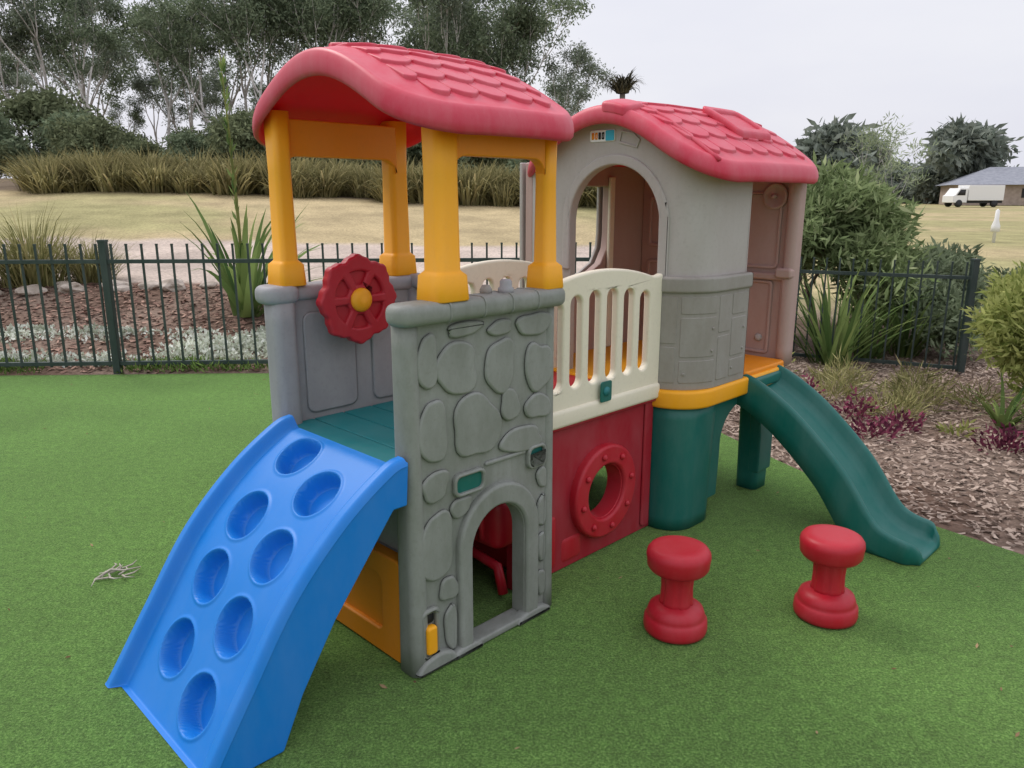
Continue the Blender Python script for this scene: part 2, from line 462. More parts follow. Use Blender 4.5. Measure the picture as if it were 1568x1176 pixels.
# ---- steering wheel
wc_ = (.335, .665, 1.13)
def fW(u, v, d): return (wc_[0]+u, wc_[1]-d, wc_[2]+v)
oct_ = []
for i in range(96):
    a = 2*pi*i/96; oct_.append(((.158+.011*cos(8*a)**3)*cos(a), (.158+.011*cos(8*a)**3)*sin(a)))
wh = []
for k in range(6):
    a0 = k*pi/3+.17; a1 = (k+1)*pi/3-.17
    P = [(.105*cos(a0+(a1-a0)*i/8), .105*sin(a0+(a1-a0)*i/8)) for i in range(9)]
    a0 += .12; a1 -= .12
    P += [(.055*cos(a1+(a0-a1)*i/4), .055*sin(a1+(a0-a1)*i/4)) for i in range(5)]
    wh.append(P)
panel('steering_wheel', oct_, wh, -.02, .022, M['red'], fW, PS, .010, seg=4)
panel('wheel_back_plate', circ(0, 0, .12), [], -.012, .006, M['red'], fW, PS, .003)
lathe('wheel_hub', [(.044, 0), (.044, .012), (.036, .022), (.02, .028), (.0, .029)], (wc_[0], wc_[1]-.018, wc_[2]), M['yellow'], PS, 30, 'Y')
lathe('wheel_axle', [(.04, 0), (.03, .09)], (wc_[0], .75, wc_[2]-.01), M['dark'], PS, 20, 'Y')
panel('wheel_bracket', rr(.24, 1.02, .45, 1.2, .03), [], 0, .035, M['grey'], fA(.755), PS, .012)

# ---- bridge
RH = (1.18, .285)
panel('bridge_red_wall', [(.66, .003), (1.60, .003), (1.60, .645), (.66, .645)], [circ(RH[0], RH[1], .125)], -.05, 0, M['redwall'], fA(.165), PS, .005)
panel('bridge_red_wall_far', [(.66, .003), (1.60, .003), (1.60, .645), (.66, .645)], [circ(RH[0], RH[1], .17)], 0, .05, M['redwall'], fA(.78), PS, .005)
panel('porthole_ring', circ(RH[0], RH[1], .205, 60), [circ(RH[0], RH[1], .12, 48)], -.02, .038, M['red'], fA(.165), PS, .015, seg=4)
panel('porthole_sleeve', circ(RH[0], RH[1], .132, 48), [circ(RH[0], RH[1], .116, 48)], -.06, .02, M['red'], fA(.165), PS, .004)
for k in range(8):
    a = 2*pi*k/8+.2
    lathe('porthole_bolt_%d' % (k+1), [(.014, 0), (.014, .006), (.008, .012), (0, .013)], (RH[0]+.163*cos(a), .127, RH[1]+.163*sin(a)), M['red'], PS, 12, 'Y')
for i, x in enumerate((.80, 1.50)):
    panel('red_wall_rib_%d' % (i+1), rr(x-.03, .02, x+.03, .62, .02), [], -.002, .012, M['redwall'], fA(.165), PS, .01)
slab('bridge_lip', .66, .135, 1.60, .175, .615, .65, .012, .01, M['redwall'], PS)
slab('bridge_deck', .69, .17, 1.55, .76, .60, .655, .01, .006, M['red'], PS)
def rail_panel(name, w, s0, s1, mat):
    n = 24; c = (s0+s1)/2
    top = []
    for i in range(n+1):
        t = i/n; x = s1+(s0-s1)*t
        q = (x-c)/((s1-s0)/2)
        z = 1.150+.072*(1-q*q)
        z += .03*sstep(.86, 1.0, abs(q))
        top.append((x, z))
    outer = [(s0, .635), (s1, .635)]+top
    hs_ = []
    m = 6; x0 = s0+.07; x1 = s1-.07
    for k in range(m):
        x = x0+(x1-x0)*(k+.5)/m; q = (x-c)/((s1-s0)/2)
        zt_ = 1.095+.062*(1-q*q)-.015; wd = .033
        hs_.append(rr(x-wd, .775, x+wd, zt_, wd*.98, 8))
    return panel(name, outer, hs_, -.018, .018, mat, fA(w), PS, .011, seg=4)
rail_panel('bridge_railing_near', .155, .73, 1.535, M['cream'])
rail_panel('bridge_railing_far', .775, .73, 1.56, M['cream'])
slab('railing_top_near', .72, .125, 1.54, .185, .628, .70, .02, .015, M['cream'], PS)
panel('green_emblem', rr(1.10, .69, 1.17, .775, .01), [], 0, .006, M['green'], fA(.122), PS, .002)
panel('emblem_mark', circ(1.135, .733, .02, 12), [], 0, .003, M['teal'], fA(.116), PS, 0)

# red crawl-through steps inside the tower base, seen through the arch
for i, (a, b, z) in enumerate([(.56, .76, .40), (.74, .92, .27), (.90, 1.08, .15)]):
    slab('red_step_%d' % (i+1), a, .16, b, .70, z-.20 if i == 0 else .01, z, .05, .035, M['red'], PS)
for i, y in enumerate((.24, .35, .46, .57)):
    tube('red_step_rib_%d' % (i+1), [(.556, y, .235), (.553, y, .30), (.558, y, .365), (.59, y, .402), (.70, y, .404)], .012, M['red'], PS)
tube('red_frame_bar', [(.60, .55, .02), (.60, .50, .10), (.60, .35, .14), (.60, .20, .12), (.60, .17, .02)], .020, M['red'], PS)

# ---- playhouse
r_c = .20
def path(u):
    L0 = .93-r_c; La = r_c*pi/2
    if u <= L0: return (1.55, .93-u), (-1, 0)
    if u <= L0+La:
        a = (u-L0)/r_c
        return (1.55+r_c-r_c*cos(a), r_c-r_c*sin(a)), (-cos(a), -sin(a))
    return (1.55+r_c+(u-L0-La), 0), (0, -1)
def fP(u, v, d):
    (s, w), (nx, ny) = path(u); return (s+nx*d, w+ny*d, v)
ULAST = .73+.3142+.245
au0, au1 = .93-.68, .93-.18
def topz(u):
    (s, w), _n = path(u); return zt2(s, w)-.035
V = []; F = []
us_l = [au0*i/6 for i in range(7)]
us_m = [(au0+au1)/2-.25*cos(pi*i/32) for i in range(33)]
us_r = [au1+(ULAST-au1)*i/32 for i in range(33)]
def vid(p, cache={}):
    k = (round(p[0], 5), round(p[1], 5), round(p[2], 5))
    if k not in cache: cache[k] = len(V); V.append(p)
    return cache[k]
for U in (us_l, us_r):
    for a, b in zip(U[:-1], U[1:]):
        for f0, f1 in ((0, .5), (.5, 1)):
            F.append(tuple(vid(fP(u, .66+(1.385-.66)*f, -.02)) for u, f in ((a, f0), (b, f0), (b, f1), (a, f1))))
        F.append(tuple(vid(fP(*q, -.02)) for q in ((a, 1.385), (b, 1.385), (b, topz(b)), (a, topz(a)))))
for i in range(32):
    a, b = us_m[i], us_m[i+1]
    za, zb = 1.385+.25*sin(pi*i/32), 1.385+.25*sin(pi*(i+1)/32)
    F.append(tuple(vid(fP(*q, -.02)) for q in ((a, za), (b, zb), (b, topz(b)), (a, topz(a)))))
mesh('playhouse_front_wall', V, F, M['wall'], PS, solid=.04, bevel=.005)
mo = [(au0-.045, 1.16), (au0, 1.16)] + [((au0+au1)/2-.25*cos(pi*i/30), 1.385+.25*sin(pi*i/30)) for i in range(31)] + [(au1, 1.16), (au1+.045, 1.16)] + [((au0+au1)/2+.295*cos(pi*i/30), 1.385+.295*sin(pi*i/30)) for i in range(31)]
panel('arch_moulding', mo, [], -.01, .012, M['wall'], fP, PS, .008, cuts=[au0+(au1-au0)*i/10 for i in range(11)]+[au1+.01*i for i in range(1, 5)])
pc = [.70+(ULAST-.70)*i/30 for i in range(31)]
panel('playhouse_column', [(.745, .665), (ULAST+.004, .665), (ULAST+.004, 1.115), (.745, 1.115)], [], -.03, .022, M['col'], fP, PS, .007, cuts=pc)
panel('column_band', [(.735, 1.095), (ULAST+.008, 1.095), (ULAST+.008, 1.165), (.735, 1.165)], [], -.03, .036, M['col'], fP, PS, .013, cuts=pc, seg=4)
pl = [(.765, .70, .845, .86), (.765, .875, .845, 1.08), (.86, .70, 1.02, .80), (.86, .815, 1.02, .99), (.86, 1.005, 1.02, 1.08), (1.035, .70, 1.13, .90), (1.035, .915, 1.13, 1.08), (1.145, .70, 1.27, .78), (1.145, .795, 1.27, .97), (1.145, .985, 1.27, 1.08)]
for i, (a, z0, b, z1) in enumerate(pl):
    panel('column_plank_%d' % (i+1), rr(a, z0, b, z1, .008, 3), [], .018, .025, M['col'], fP, PS, .003, cuts=[a+(b-a)*k/5 for k in range(1, 5)])
for i, (a, z) in enumerate([(1.0, .94), (1.0, .84), (.88, .74), (1.25, .92), (1.25, .82), (1.16, .74)]):
    panel('plank_nail_%d' % (i+1), circ(a, z, .006, 10), [], .02, .030, M['col'], fP, PS, .002)
panel('gable_logo_plate', rr(.36, 1.735, .50, 1.785, .01), [], -.001, .006, M['white'], fP, PS, .002)
panel('gable_logo_blue', rr(.45, 1.738, .497, 1.782, .006), [], .004, .009, M['lblue'], fP, PS, .001)
for i in range(4):
    x = .372+i*.019
    panel('gable_logo_letter_%d' % (i+1), rr(x, 1.745, x+.013, 1.775, .003, 2), [rr(x+.004, 1.752, x+.009, 1.768, .001, 1)] if i % 2 else [], .004, .0085, M['orange'] if i < 2 else M['dark'], fP, PS, 0)
panel('gable_emboss', [(.52, 1.725), (.62, 1.70), (.635, 1.735), (.60, 1.765), (.53, 1.78)], [[(.528, 1.733), (.616, 1.71), (.625, 1.735), (.597, 1.757), (.536, 1.77)][::-1]], -.001, .006, M['wall'], fP, PS, .002)
column('opening_edge', 1.965, .0, 2.01, .06, .66, 1.60, .018, M['wall'])
ES = 2.47
et = [(.93-.93*i/20, zt2(2.46, .93-.93*i/20)-.03) for i in range(21)]
panel('playhouse_end_wall', [(0, .66), (.93, .66)]+et, [], -.05, 0, M['brown'], fB(ES), PS, .008)
column('end_wall_post', 2.43, -.015, 2.53, .05, .66, 1.62, .03, M['brown'])
panel('end_wall_rail_bump', rr(-.015, 1.10, .07, 1.15, .015), [], 0, .06, M['brown'], fB(ES), PS, .012)
panel('end_inset_low', rr(.10, .70, .28, 1.08, .02), [rr(.115, .715, .265, 1.065, .016)], -.002, .012, M['brown'], fB(ES), PS, .005)
panel('end_inset_high', rr(.08, 1.14, .34, 1.52, .03), [rr(.095, 1.155, .325, 1.505, .025)], -.002, .012, M['brown'], fB(ES), PS, .005)
panel('end_shelf', rr(.0, 1.085, .40, 1.12, .01), [], -.002, .03, M['brown'], fB(ES), PS, .01)
lathe('clock_face', [(.065, 0), (.065, .012), (.055, .016), (.05, .01), (0, .01)], (ES-.005, .12, 1.50), M['brown'], PS, 30, 'X')
lathe('clock_pin', [(.012, 0), (.012, .022), (0, .024)], (ES-.015, .12, 1.50), M['brown'], PS, 12, 'X')
lathe('end_bolt', [(.02, 0), (.02, .008), (.01, .014), (0, .014)], (ES, .16, .78), M['wall'], PS, 14, 'X')
for i, (a, b, z0, z1) in enumerate([(.60, .88, 1.22, 1.5), (.60, .88, .75, 1.15)]):
    panel('end_recess_%d' % (i+1), rr(a, z0, b, z1, .03), [rr(a+.02, z0+.02, b-.02, z1-.02, .02)], -.002, .014, M['brown'], fB(ES), PS, .006)
bt = [(2.50-.95*i/10, zt2(2.0, .93)-.03) for i in range(11)]
low = [(1.62, 1.55), (1.62, 1.14), (1.70, 1.10), (1.85, 1.08), (2.0, 1.09), (2.1, 1.14), (2.15, 1.22), (2.16, 1.30), (2.16, 1.55)]
panel('playhouse_back_wall', [(1.55, .66), (2.50, .66)]+bt, [low[::-1]], -.05, 0, M['brown'], fA(.93), PS, .008)
panel('back_wall_cream_trim', [(2.14, .67), (2.18, .67), (2.18, 1.60), (2.14, 1.60)], [], 0, .02, M['cream'], fA(.925), PS, .006)
panel('back_outer_skin', [(1.55, .66), (2.50, .66)]+bt, [low[::-1]], -.02, 0, M['wall'], lambda u, v, d: (u, 1.001-d, v), PS, .006)
slab('playhouse_deck', 1.515, -.035, 2.53, .97, .585, .668, .19, .014, M['yellow'], PS, 10)
lathe('deck_hole_disc', [(.016, 0), (.016, .004), (0, .005)], (1.575, .045, .628), M['dark'], PS, 14, 'Y')  # dark disc standing in for the black inside of a small deck hole
slab('deck_inner', 2.03, -.02, 2.43, .6, .66, .69, .03, .01, M['orange'], PS)
def leg(name, x0, y0, x1, y1, r, fl=.0):
    R = []
    for i in range(11):
        t = i/10; e = -.012*(1-t)+fl*t*t
        R.append(ring(x0-e*.2, y0-e, x1+e, y1+e, r, .003+.585*t, 8))
    return loft(name, R, M['green'], PS)
leg('green_leg_near', 1.54, .0, 1.90, .30, .13)
leg('green_leg_far', 2.30, .02, 2.45, .16, .03)
leg('green_leg_back', 1.56, .68, 1.85, .92, .08)
leg('green_leg_back_far', 2.28, .78, 2.45, .93, .03)
go = [(1.72, .10), (1.89, .10), (1.90, .30)]+[(2.095-.195*cos(pi*i/20), .36+.17*sin(pi*i/20)) for i in range(21)]+[(2.30, .3), (2.30, .1), (2.44, .1), (2.44, .59), (1.72, .59)]
panel('green_arch', go, [], -.06, 0, M['green'], fA(.02), PS, .01)
panel('green_arch_back', go, [], -.06, 0, M['green'], fA(.86), PS, .01)

def onroof(u, v, d): return (u, v, zt2(u, v)+d)
panel('roof_hatch', rr(2.01, .08, 2.31, .30, .03), [rr(2.05, .12, 2.27, .26, .02)], 0, .038, M['roof'], onroof, PS, .012, cuts=[2.06, 2.16, 2.26], vcuts=[.14, .19, .24])
panel('roof_hatch_lid', rr(2.04, .11, 2.28, .27, .02), [], 0, .022, M['roof'], onroof, PS, .006, cuts=[2.16], vcuts=[.19])
panel('roof_ridge_clip', rr(1.465, .31, 1.60, .46, .03), [], -.03, .020, M['roof'], onroof, PS, .014, cuts=[1.50, 1.54], vcuts=[.35, .385, .42])
tube('roof_rib', [(1.60, w, zt2(1.60, w)+.003) for w in [(-.06+1.05*i/30) for i in range(31)]], .010, M['roof'], PS, 8)

# ---- slide
bed = catmull([(.06, .632), (-.02, .622), (-.13, .575), (-.28, .478), (-.48, .30), (-.61, .135), (-.68, .075), (-.76, .05), (-.845, .045)], 8)
cs = [(-.150, -.11), (-.168, -.105), (-.172, -.04), (-.172, .03), (-.168, .046), (-.158, .054), (-.146, .052), (-.136, .040), (-.128, .012), (-.112, -.010), (-.08, -.019), (0, -.022)]
csf = cs+[(-x, y) for x, y in reversed(cs[:-1])]+[(.10, -.11), (.0, -.06), (-.10, -.11)]
csf[-3] = (.135, -.105); csf[-1] = (-.135, -.105)
rings = []
for i, p in enumerate(bed):
    a = bed[max(0, i-1)]; b = bed[min(len(bed)-1, i+1)]
    ty, tz = b[0]-a[0], b[1]-a[1]; l = math.hypot(ty, tz); ty /= l; tz /= l
    ny, nz = tz, -ty
    if nz < 0: ny, nz = -ny, -nz
    t = i/(len(bed)-1); sc_ = 2.205-.07*t
    endr = max(0, (t-.93)/.07)
    rings.append([(sc_+x*(1-.16*endr**2), p[0]+ny*y*(1 if y > 0 else .6 if t > .9 else 1), max(.003, p[1]+nz*y-(.018*endr**2 if y > 0 else 0))) for x, y in csf])
lastr = rings[-1]; cx = sum(p[0] for p in lastr)/len(lastr)
rings.append([(cx+(p[0]-cx)*.9, p[1]-.02, max(.003, p[2]*.7)) for p in lastr])
rings.append([(cx+(p[0]-cx)*.85, p[1]-.028, max(.003, p[2]*.25)) for p in lastr])
loft('slide', rings, M['green'], PS)
slab('slide_hook', 2.04, -.05, 2.37, .05, .60, .655, .02, .015, M['green'], PS)

# ================================================================== STOOLS
def stool(name, x, y, rot):
    e = empty(name, (x, y, 0), rot)
    lathe('seat_base', [(.0, .002), (.098, .002), (.109, .008), (.112, .022), (.110, .052), (.104, .060), (.100, .064), (.101, .072), (.094, .092), (.075, .104), (.058, .110)], (0, 0, 0), M['red'], e, 48)
    R = []
    for z, r in ((.10, .062), (.12, .057), (.17, .055), (.215, .058), (.245, .068)):
        R.append([((r-(.005 if (i % 8) in (0, 1) else 0))*cos(2*pi*i/48), (r-(.005 if (i % 8) in (0, 1) else 0))*sin(2*pi*i/48), z) for i in range(48)])
    loft('stem', R, M['red'], e)
    lathe('seat_top', [(.05, .228), (.082, .230), (.098, .238), (.107, .251), (.109, .276), (.111, .289), (.109, .303), (.100, .316), (.086, .322), (.06, .3245), (0, .325)], (0, 0, 0), M['red'], e, 48)
stool('red_toadstool_seat', .580, 2.462, .3)
stool('red_toadstool_seat', 1.152, 2.558, 1.1)

# ================================================================== GROUND
def interp(P, x):
    if x <= P[0][0]: return P[0][1]
    for i in range(1, len(P)):
        if x <= P[i][0]:
            t = (x-P[i-1][0])/(P[i][0]-P[i-1][0]); return P[i-1][1]+(P[i][1]-P[i-1][1])*t
    return P[-1][1]
LP_ = [(-30, -.015), (6.4, -.015), (6.9, .05), (8, .28), (9, .44), (12, .56), (14, .68), (18, 1.08), (22, 1.45), (30, 1.9), (60, 2.5), (300, 3)]
RP_ = [(-30, -.015), (3.6, -.015), (8, -.21), (12, -.2), (30, 0.05), (110, .25), (300, .6)]
def gz(x, y):
    k = sstep(.08, .34, x/(max(y, 0)+2.0)) if y > 0 else 0
    far = sstep(4, 30, y)
    l = interp(LP_, y) + .25*far*sstep(0, -12, x) - .25*far*sstep(-8, 1, x)
    r = interp(RP_, y)
    return l*(1-k)+r*k
TURF = [(-9, -7), (-9, 6.30), (-3.4, 6.50), (.6, 6.72), (1.05, 6.5), (1.15, 5.7), (1.3, 5.0), (1.53, 4.33), (1.70, 3.9), (1.923, 3.426), (2.2, 3.05), (2.7, 2.6), (3.4, 2.15), (5, 1.5), (9, .8), (9, -7)]
def inpoly(x, y, P):
    c = False; j = len(P)-1
    for i in range(len(P)):
        if ((P[i][1] > y) != (P[j][1] > y)) and x < (P[j][0]-P[i][0])*(y-P[i][1])/(P[j][1]-P[i][1])+P[i][0]: c = not c
        j = i
    return c
def axis(lo, hi, a, b, st, g=1.22):
    L = []; x = a
    while x < b: L.append(x); x += st
    x = b; s = st
    R = []
    while x < hi: R.append(x); s *= g; x += s
    R.append(hi)
    x = a; s = st; Q = []
    while x > lo: s *= g; x -= s; Q.append(max(x, lo))
    return list(reversed(Q))+L+R
XS = axis(-260, 260, -9, 9, .12, 1.12); YS = axis(-60, 420, 2.2, 16, .11, 1.07)
V = []; F = []; CC = []
mul = Vector((.17, .11, .08)); mul2 = Vector((.27, .20, .155)); sand = Vector((.52, .43, .36)); lawn = Vector((.45, .36, .205)); lawng = Vector((.34, .31, .15)); litter = Vector((.16, .12, .08))
for y in YS:
    for x in XS:
        z = gz(x, y)+.012*noise.noise((x*1.5, y*1.5, 0))*(1 if y > 7 else 0)
        V.append((x, y, z))
        n = noise.noise((x*.8, y*.8, 3)); n2 = noise.noise((x*.15, y*.15, 9))
        k = sstep(.12, .30, x/(max(y, 0)+2.0))
        yy = y+n*.35
        c = mul.lerp(mul2, sstep(-.3, .5, n))
        pe = 9.5-1.1*sstep(-2.6, -1.6, x)
        cl = c.lerp(sand, sstep(pe-.1, pe+.15, yy)); cl = cl.lerp(lawn.lerp(lawng, sstep(0, .7, n2+n*.4)), sstep(13.9, 14.4, yy)); cl = cl.lerp(litter, sstep(21.5, 22.5, yy))
        crr = mul2.lerp(mul, sstep(-.3, .5, n)).lerp(lawng.lerp(lawn, sstep(-.3, .4, n2)), sstep(10, 14, yy))
        c = cl.lerp(crr, k)
        CC += [c.x, c.y, c.z, 1]
nx_ = len(XS)
for j in range(len(YS)-1):
    for i in range(nx_-1):
        a = j*nx_+i; F.append((a, a+1, a+nx_+1, a+nx_))
gm = bpy.data.materials.new('ground_mat'); t, N, L = nt(gm)
out = N.new('ShaderNodeOutputMaterial'); b = N.new('ShaderNodeBsdfPrincipled'); at = N.new('ShaderNodeAttribute'); at.attribute_name = 'Col'
tc = N.new('ShaderNodeTexCoord'); n1 = N.new('ShaderNodeTexNoise'); n1.inputs['Scale'].default_value = 22; n1.inputs['Detail'].default_value = 9; n1.inputs['Roughness'].default_value = .75
n0 = N.new('ShaderNodeTexNoise'); n0.inputs['Scale'].default_value = .9; n0.inputs['Detail'].default_value = 8; n0.inputs['Roughness'].default_value = .65
L.new(tc.outputs['Object'], n1.inputs['Vector']); L.new(tc.outputs['Object'], n0.inputs['Vector'])
mr = N.new('ShaderNodeMapRange'); mr.inputs[1].default_value = .3; mr.inputs[2].default_value = .7; mr.inputs[3].default_value = .55; mr.inputs[4].default_value = 1.4
mr0 = N.new('ShaderNodeMapRange'); mr0.inputs[1].default_value = .3; mr0.inputs[2].default_value = .7; mr0.inputs[3].default_value = .72; mr0.inputs[4].default_value = 1.22
L.new(n1.outputs[0], mr.inputs[0]); L.new(n0.outputs[0], mr0.inputs[0])
mm = N.new('ShaderNodeMath'); mm.operation = 'MULTIPLY'; L.new(mr.outputs[0], mm.inputs[0]); L.new(mr0.outputs[0], mm.inputs[1])
hv = N.new('ShaderNodeHueSaturation'); L.new(at.outputs['Color'], hv.inputs['Color']); L.new(mm.outputs[0], hv.inputs['Value'])
L.new(hv.outputs[0], b.inputs['Base Color']); b.inputs['Roughness'].default_value = .95; b.inputs['Specular IOR Level'].default_value = .1
bp = N.new('ShaderNodeBump'); bp.inputs['Strength'].default_value = .7; bp.inputs['Distance'].default_value = .02
L.new(n1.outputs[0], bp.inputs['Height']); L.new(bp.outputs[0], b.inputs['Normal']); L.new(b.outputs[0], out.inputs[0])
g = mesh('ground', V, F, gm, recalc=False)
ca = g.data.color_attributes.new('Col', 'FLOAT_COLOR', 'POINT'); ca.data.foreach_set('color', CC)

# turf sheet
tm = bpy.data.materials.new('artificial_turf_mat'); t, N, L = nt(tm)
out = N.new('ShaderNodeOutputMaterial'); b = N.new('ShaderNodeBsdfPrincipled'); tc = N.new('ShaderNodeTexCoord')
na = N.new('ShaderNodeTexNoise'); na.inputs['Scale'].default_value = 120; na.inputs['Detail'].default_value = 5; na.inputs['Roughness'].default_value = .85
nb = N.new('ShaderNodeTexNoise'); nb.inputs['Scale'].default_value = 26; nb.inputs['Detail'].default_value = 6; nb.inputs['Roughness'].default_value = .75
nc = N.new('ShaderNodeTexNoise'); nc.inputs['Scale'].default_value = 1.1; nc.inputs['Detail'].default_value = 4
for n in (na, nb, nc): L.new(tc.outputs['Object'], n.inputs['Vector'])
cr = N.new('ShaderNodeValToRGB')
cr.color_ramp.elements[0].position = .36; cr.color_ramp.elements[0].color = (.014, .046, .006, 1)
cr.color_ramp.elements[1].position = .66; cr.color_ramp.elements[1].color = (.26, .43, .115, 1)
e = cr.color_ramp.elements.new(.5); e.color = (.085, .195, .030, 1)
L.new(na.outputs[0], cr.inputs[0])
ma = N.new('ShaderNodeMapRange'); ma.inputs[1].default_value = .3; ma.inputs[2].default_value = .7; ma.inputs[3].default_value = .60; ma.inputs[4].default_value = 1.40
mb = N.new('ShaderNodeMapRange'); mb.inputs[1].default_value = .3; mb.inputs[2].default_value = .7; mb.inputs[3].default_value = .85; mb.inputs[4].default_value = 1.16
L.new(nb.outputs[0], ma.inputs[0]); L.new(nc.outputs[0], mb.inputs[0])
mm = N.new('ShaderNodeMath'); mm.operation = 'MULTIPLY'; L.new(ma.outputs[0], mm.inputs[0]); L.new(mb.outputs[0], mm.inputs[1])
hv = N.new('ShaderNodeHueSaturation'); L.new(cr.outputs[0], hv.inputs['Color']); L.new(mm.outputs[0], hv.inputs['Value'])
L.new(hv.outputs[0], b.inputs['Base Color']); b.inputs['Roughness'].default_value = .85; b.inputs['Specular IOR Level'].default_value = .12
b.inputs['Sheen Weight'].default_value = .28; b.inputs['Sheen Roughness'].default_value = .4; b.inputs['Sheen Tint'].default_value = (.8, 1.0, .5, 1)
bp = N.new('ShaderNodeBump'); bp.inputs['Strength'].default_value = 1.0; bp.inputs['Distance'].default_value = .008
L.new(na.outputs[0], bp.inputs['Height']); L.new(bp.outputs[0], b.inputs['Normal']); L.new(b.outputs[0], out.inputs[0])
TC = []
for i in range(len(TURF)): TC.append((TURF[i][0], TURF[i][1], 0))
mesh('artificial_turf', TC, [tuple(range(len(TC)))], tm, smooth=False)

def chips(name, n, region, test, mat, smin, smax, seed, zoff=.0):
    rnd = random.Random(seed); V = []; F = []
    x0, x1, y0, y1 = region; c = 0
    while c < n:
        x = rnd.uniform(x0, x1); y = rnd.uniform(y0, y1); c += 1
        if not test(x, y): continue
        l = rnd.uniform(smin, smax); w = l*rnd.uniform(.2, .5); a = rnd.uniform(0, pi)
        u = Vector((cos(a), sin(a), rnd.uniform(-.35, .35)))*l/2; v = Vector((-sin(a), cos(a), rnd.uniform(-.4, .4)))*w/2
        p = Vector((x, y, gz(x, y)+zoff+rnd.uniform(.004, .02)))
        b = len(V); V += [p-u-v, p+u-v*.7, p+u*.9+v, p-u*.8+v]; F.append((b, b+1, b+2, b+3))
    return mesh(name, V, F, mat, smooth=False, recalc=False)
mchip = rough_mat('mulch_chip_mat', (.10, .06, .042), (.50, .39, .31), islands=True)
chips('mulch_chips', 44000, (1.0, 5.4, 2.0, 8.6), lambda x, y: not inpoly(x-.02, y-.02, TURF), mchip, .010, .05, 3)
chips('mulch_chips_by_fence', 12000, (-7.5, 1, 6.55, 9.4), lambda x, y: not inpoly(x, y-.03, TURF) and y < 9.4-1.1*sstep(-2.6, -1.6, x), rough_mat('red_mulch_mat', (.12, .06, .045), (.42, .27, .20), islands=True), .02, .08, 4)
rnd = random.Random(8); V = []; F = []
for i in range(190):
    x = rnd.uniform(-4, 2.2); y = rnd.uniform(1.2, 6.4)
    if not inpoly(x, y, TURF): continue
    l = rnd.uniform(.010, .032); w = l*.35; a = rnd.uniform(0, 6.28); u = Vector((cos(a), sin(a), .25))*l/2; v = Vector((-sin(a), cos(a), rnd.uniform(-.6, .6)))*w/2
    p = Vector((x, y, .006)); b = len(V); V += [p-u, p+v, p+u, p-v]; F.append((b, b+1, b+2, b+3))
mesh('fallen_leaves', V, F, rough_mat('dry_leaf_mat', (.12, .06, .03), (.42, .30, .16), islands=True), smooth=False, recalc=False)
V = []; F = []
def addtube(pts, r, n=5):
    v, f = tube_data([Vector(p) for p in pts], r, n); b = len(V); V.extend(v); F.extend([tuple(i+b for i in q) for q in f])
tw = Vector((-1.609, 2.86, .008))
addtube([tw+Vector((-.06, -.05, 0)), tw+Vector((-.02, .0, .02)), tw+Vector((.03, .01, .012)), tw+Vector((.075, .055, .004))], [.006, .005, .004, .003])
for k in range(11):
    a = rnd.uniform(0, 6.28); l = rnd.uniform(.04, .09)
    o = tw+Vector((rnd.uniform(-.05, .05), rnd.uniform(-.04, .04), .004))
    addtube([o, o+Vector((cos(a), sin(a), .16))*l*.6, o+Vector((cos(a+.5), sin(a+.5), .05))*l], [.0042, .0035, .0015])
mesh('fallen_twig', V, F, rough_mat('twig_mat', (.36, .33, .27), (.55, .50, .42), 30))

# ================================================================== FENCE
def fence(name, P, zf, spacing=.122):
    V = []; F = []
    def box(c, hx, hy, z0, z1, ang=0):
        b = len(V); ca, sa = cos(ang), sin(ang)
        for z in (z0, z1):
            for sx, sy in ((-1, -1), (1, -1), (1, 1), (-1, 1)):
                V.append((c[0]+sx*hx*ca-sy*hy*sa, c[1]+sx*hx*sa+sy*hy*ca, z))
        F.extend([(b, b+1, b+2, b+3), (b+4, b+5, b+6, b+7)]+[(b+i, b+(i+1) % 4, b+4+(i+1) % 4, b+4+i) for i in range(4)])
    for (a, c) in zip(P[:-1], P[1:]):
        d = math.dist(a, c); ang = math.atan2(c[1]-a[1], c[0]-a[0]); n = int(d/spacing)
        za, zc = zf(*a), zf(*c)
        for h in (.09, .965):
            b = len(V)
            for (q, z) in ((a, za), (c, zc)):
                for sy, sz in ((-1, -1), (1, -1), (1, 1), (-1, 1)):
                    V.append((q[0]-sy*.018*sin(ang), q[1]+sy*.018*cos(ang), z+h+sz*.016))
            F.extend([(b, b+1, b+2, b+3), (b+4, b+5, b+6, b+7)]+[(b+i, b+(i+1) % 4, b+4+(i+1) % 4, b+4+i) for i in range(4)])
        for i in range(1, n+1):
            t = (i-.5)/n; x = a[0]+(c[0]-a[0])*t; y = a[1]+(c[1]-a[1])*t; z = za+(zc-za)*t
            box((x, y), .008, .008, z+.06, z+1.10, ang)
            box((x, y), .0095, .0095, z+1.098, z+1.112, ang)
    for q in P:
        z = zf(*q); box(q, .029, .029, z-.05, z+1.13); box(q, .033, .033, z+1.128, z+1.145)
    return mesh(name, V, F, M['fence'], smooth=False)
fence('metal_picket_fence', [(-8.6, 6.32), (-5.9, 6.42), (-3.43, 6.55), (-1.05, 6.68), (1.0, 6.80)], lambda x, y: 0)
fence('metal_picket_fence', [(1.0, 6.80), (2.7, 8.15), (4.38, 7.35)], lambda x, y: -.22*sstep(1.0, 2.7, x))

# ================================================================== PLANTS
def leafset(V, F, p, d, l, w, rnd):
    s = d.cross(Vector((rnd.uniform(-1, 1), rnd.uniform(-1, 1), rnd.uniform(-1, 1))))
    if s.length < 1e-4: s = Vector((1, 0, 0))
    s.normalize(); s *= w/2; b = len(V)
    V += [p, p+d*l*.45+s, p+d*l, p+d*l*.45-s]; F.append((b, b+1, b+2, b+3))

def rv(rnd):
    while True:
        v = Vector((rnd.uniform(-1, 1), rnd.uniform(-1, 1), rnd.uniform(-1, 1)))
        if .05 < v.length < 1: return v

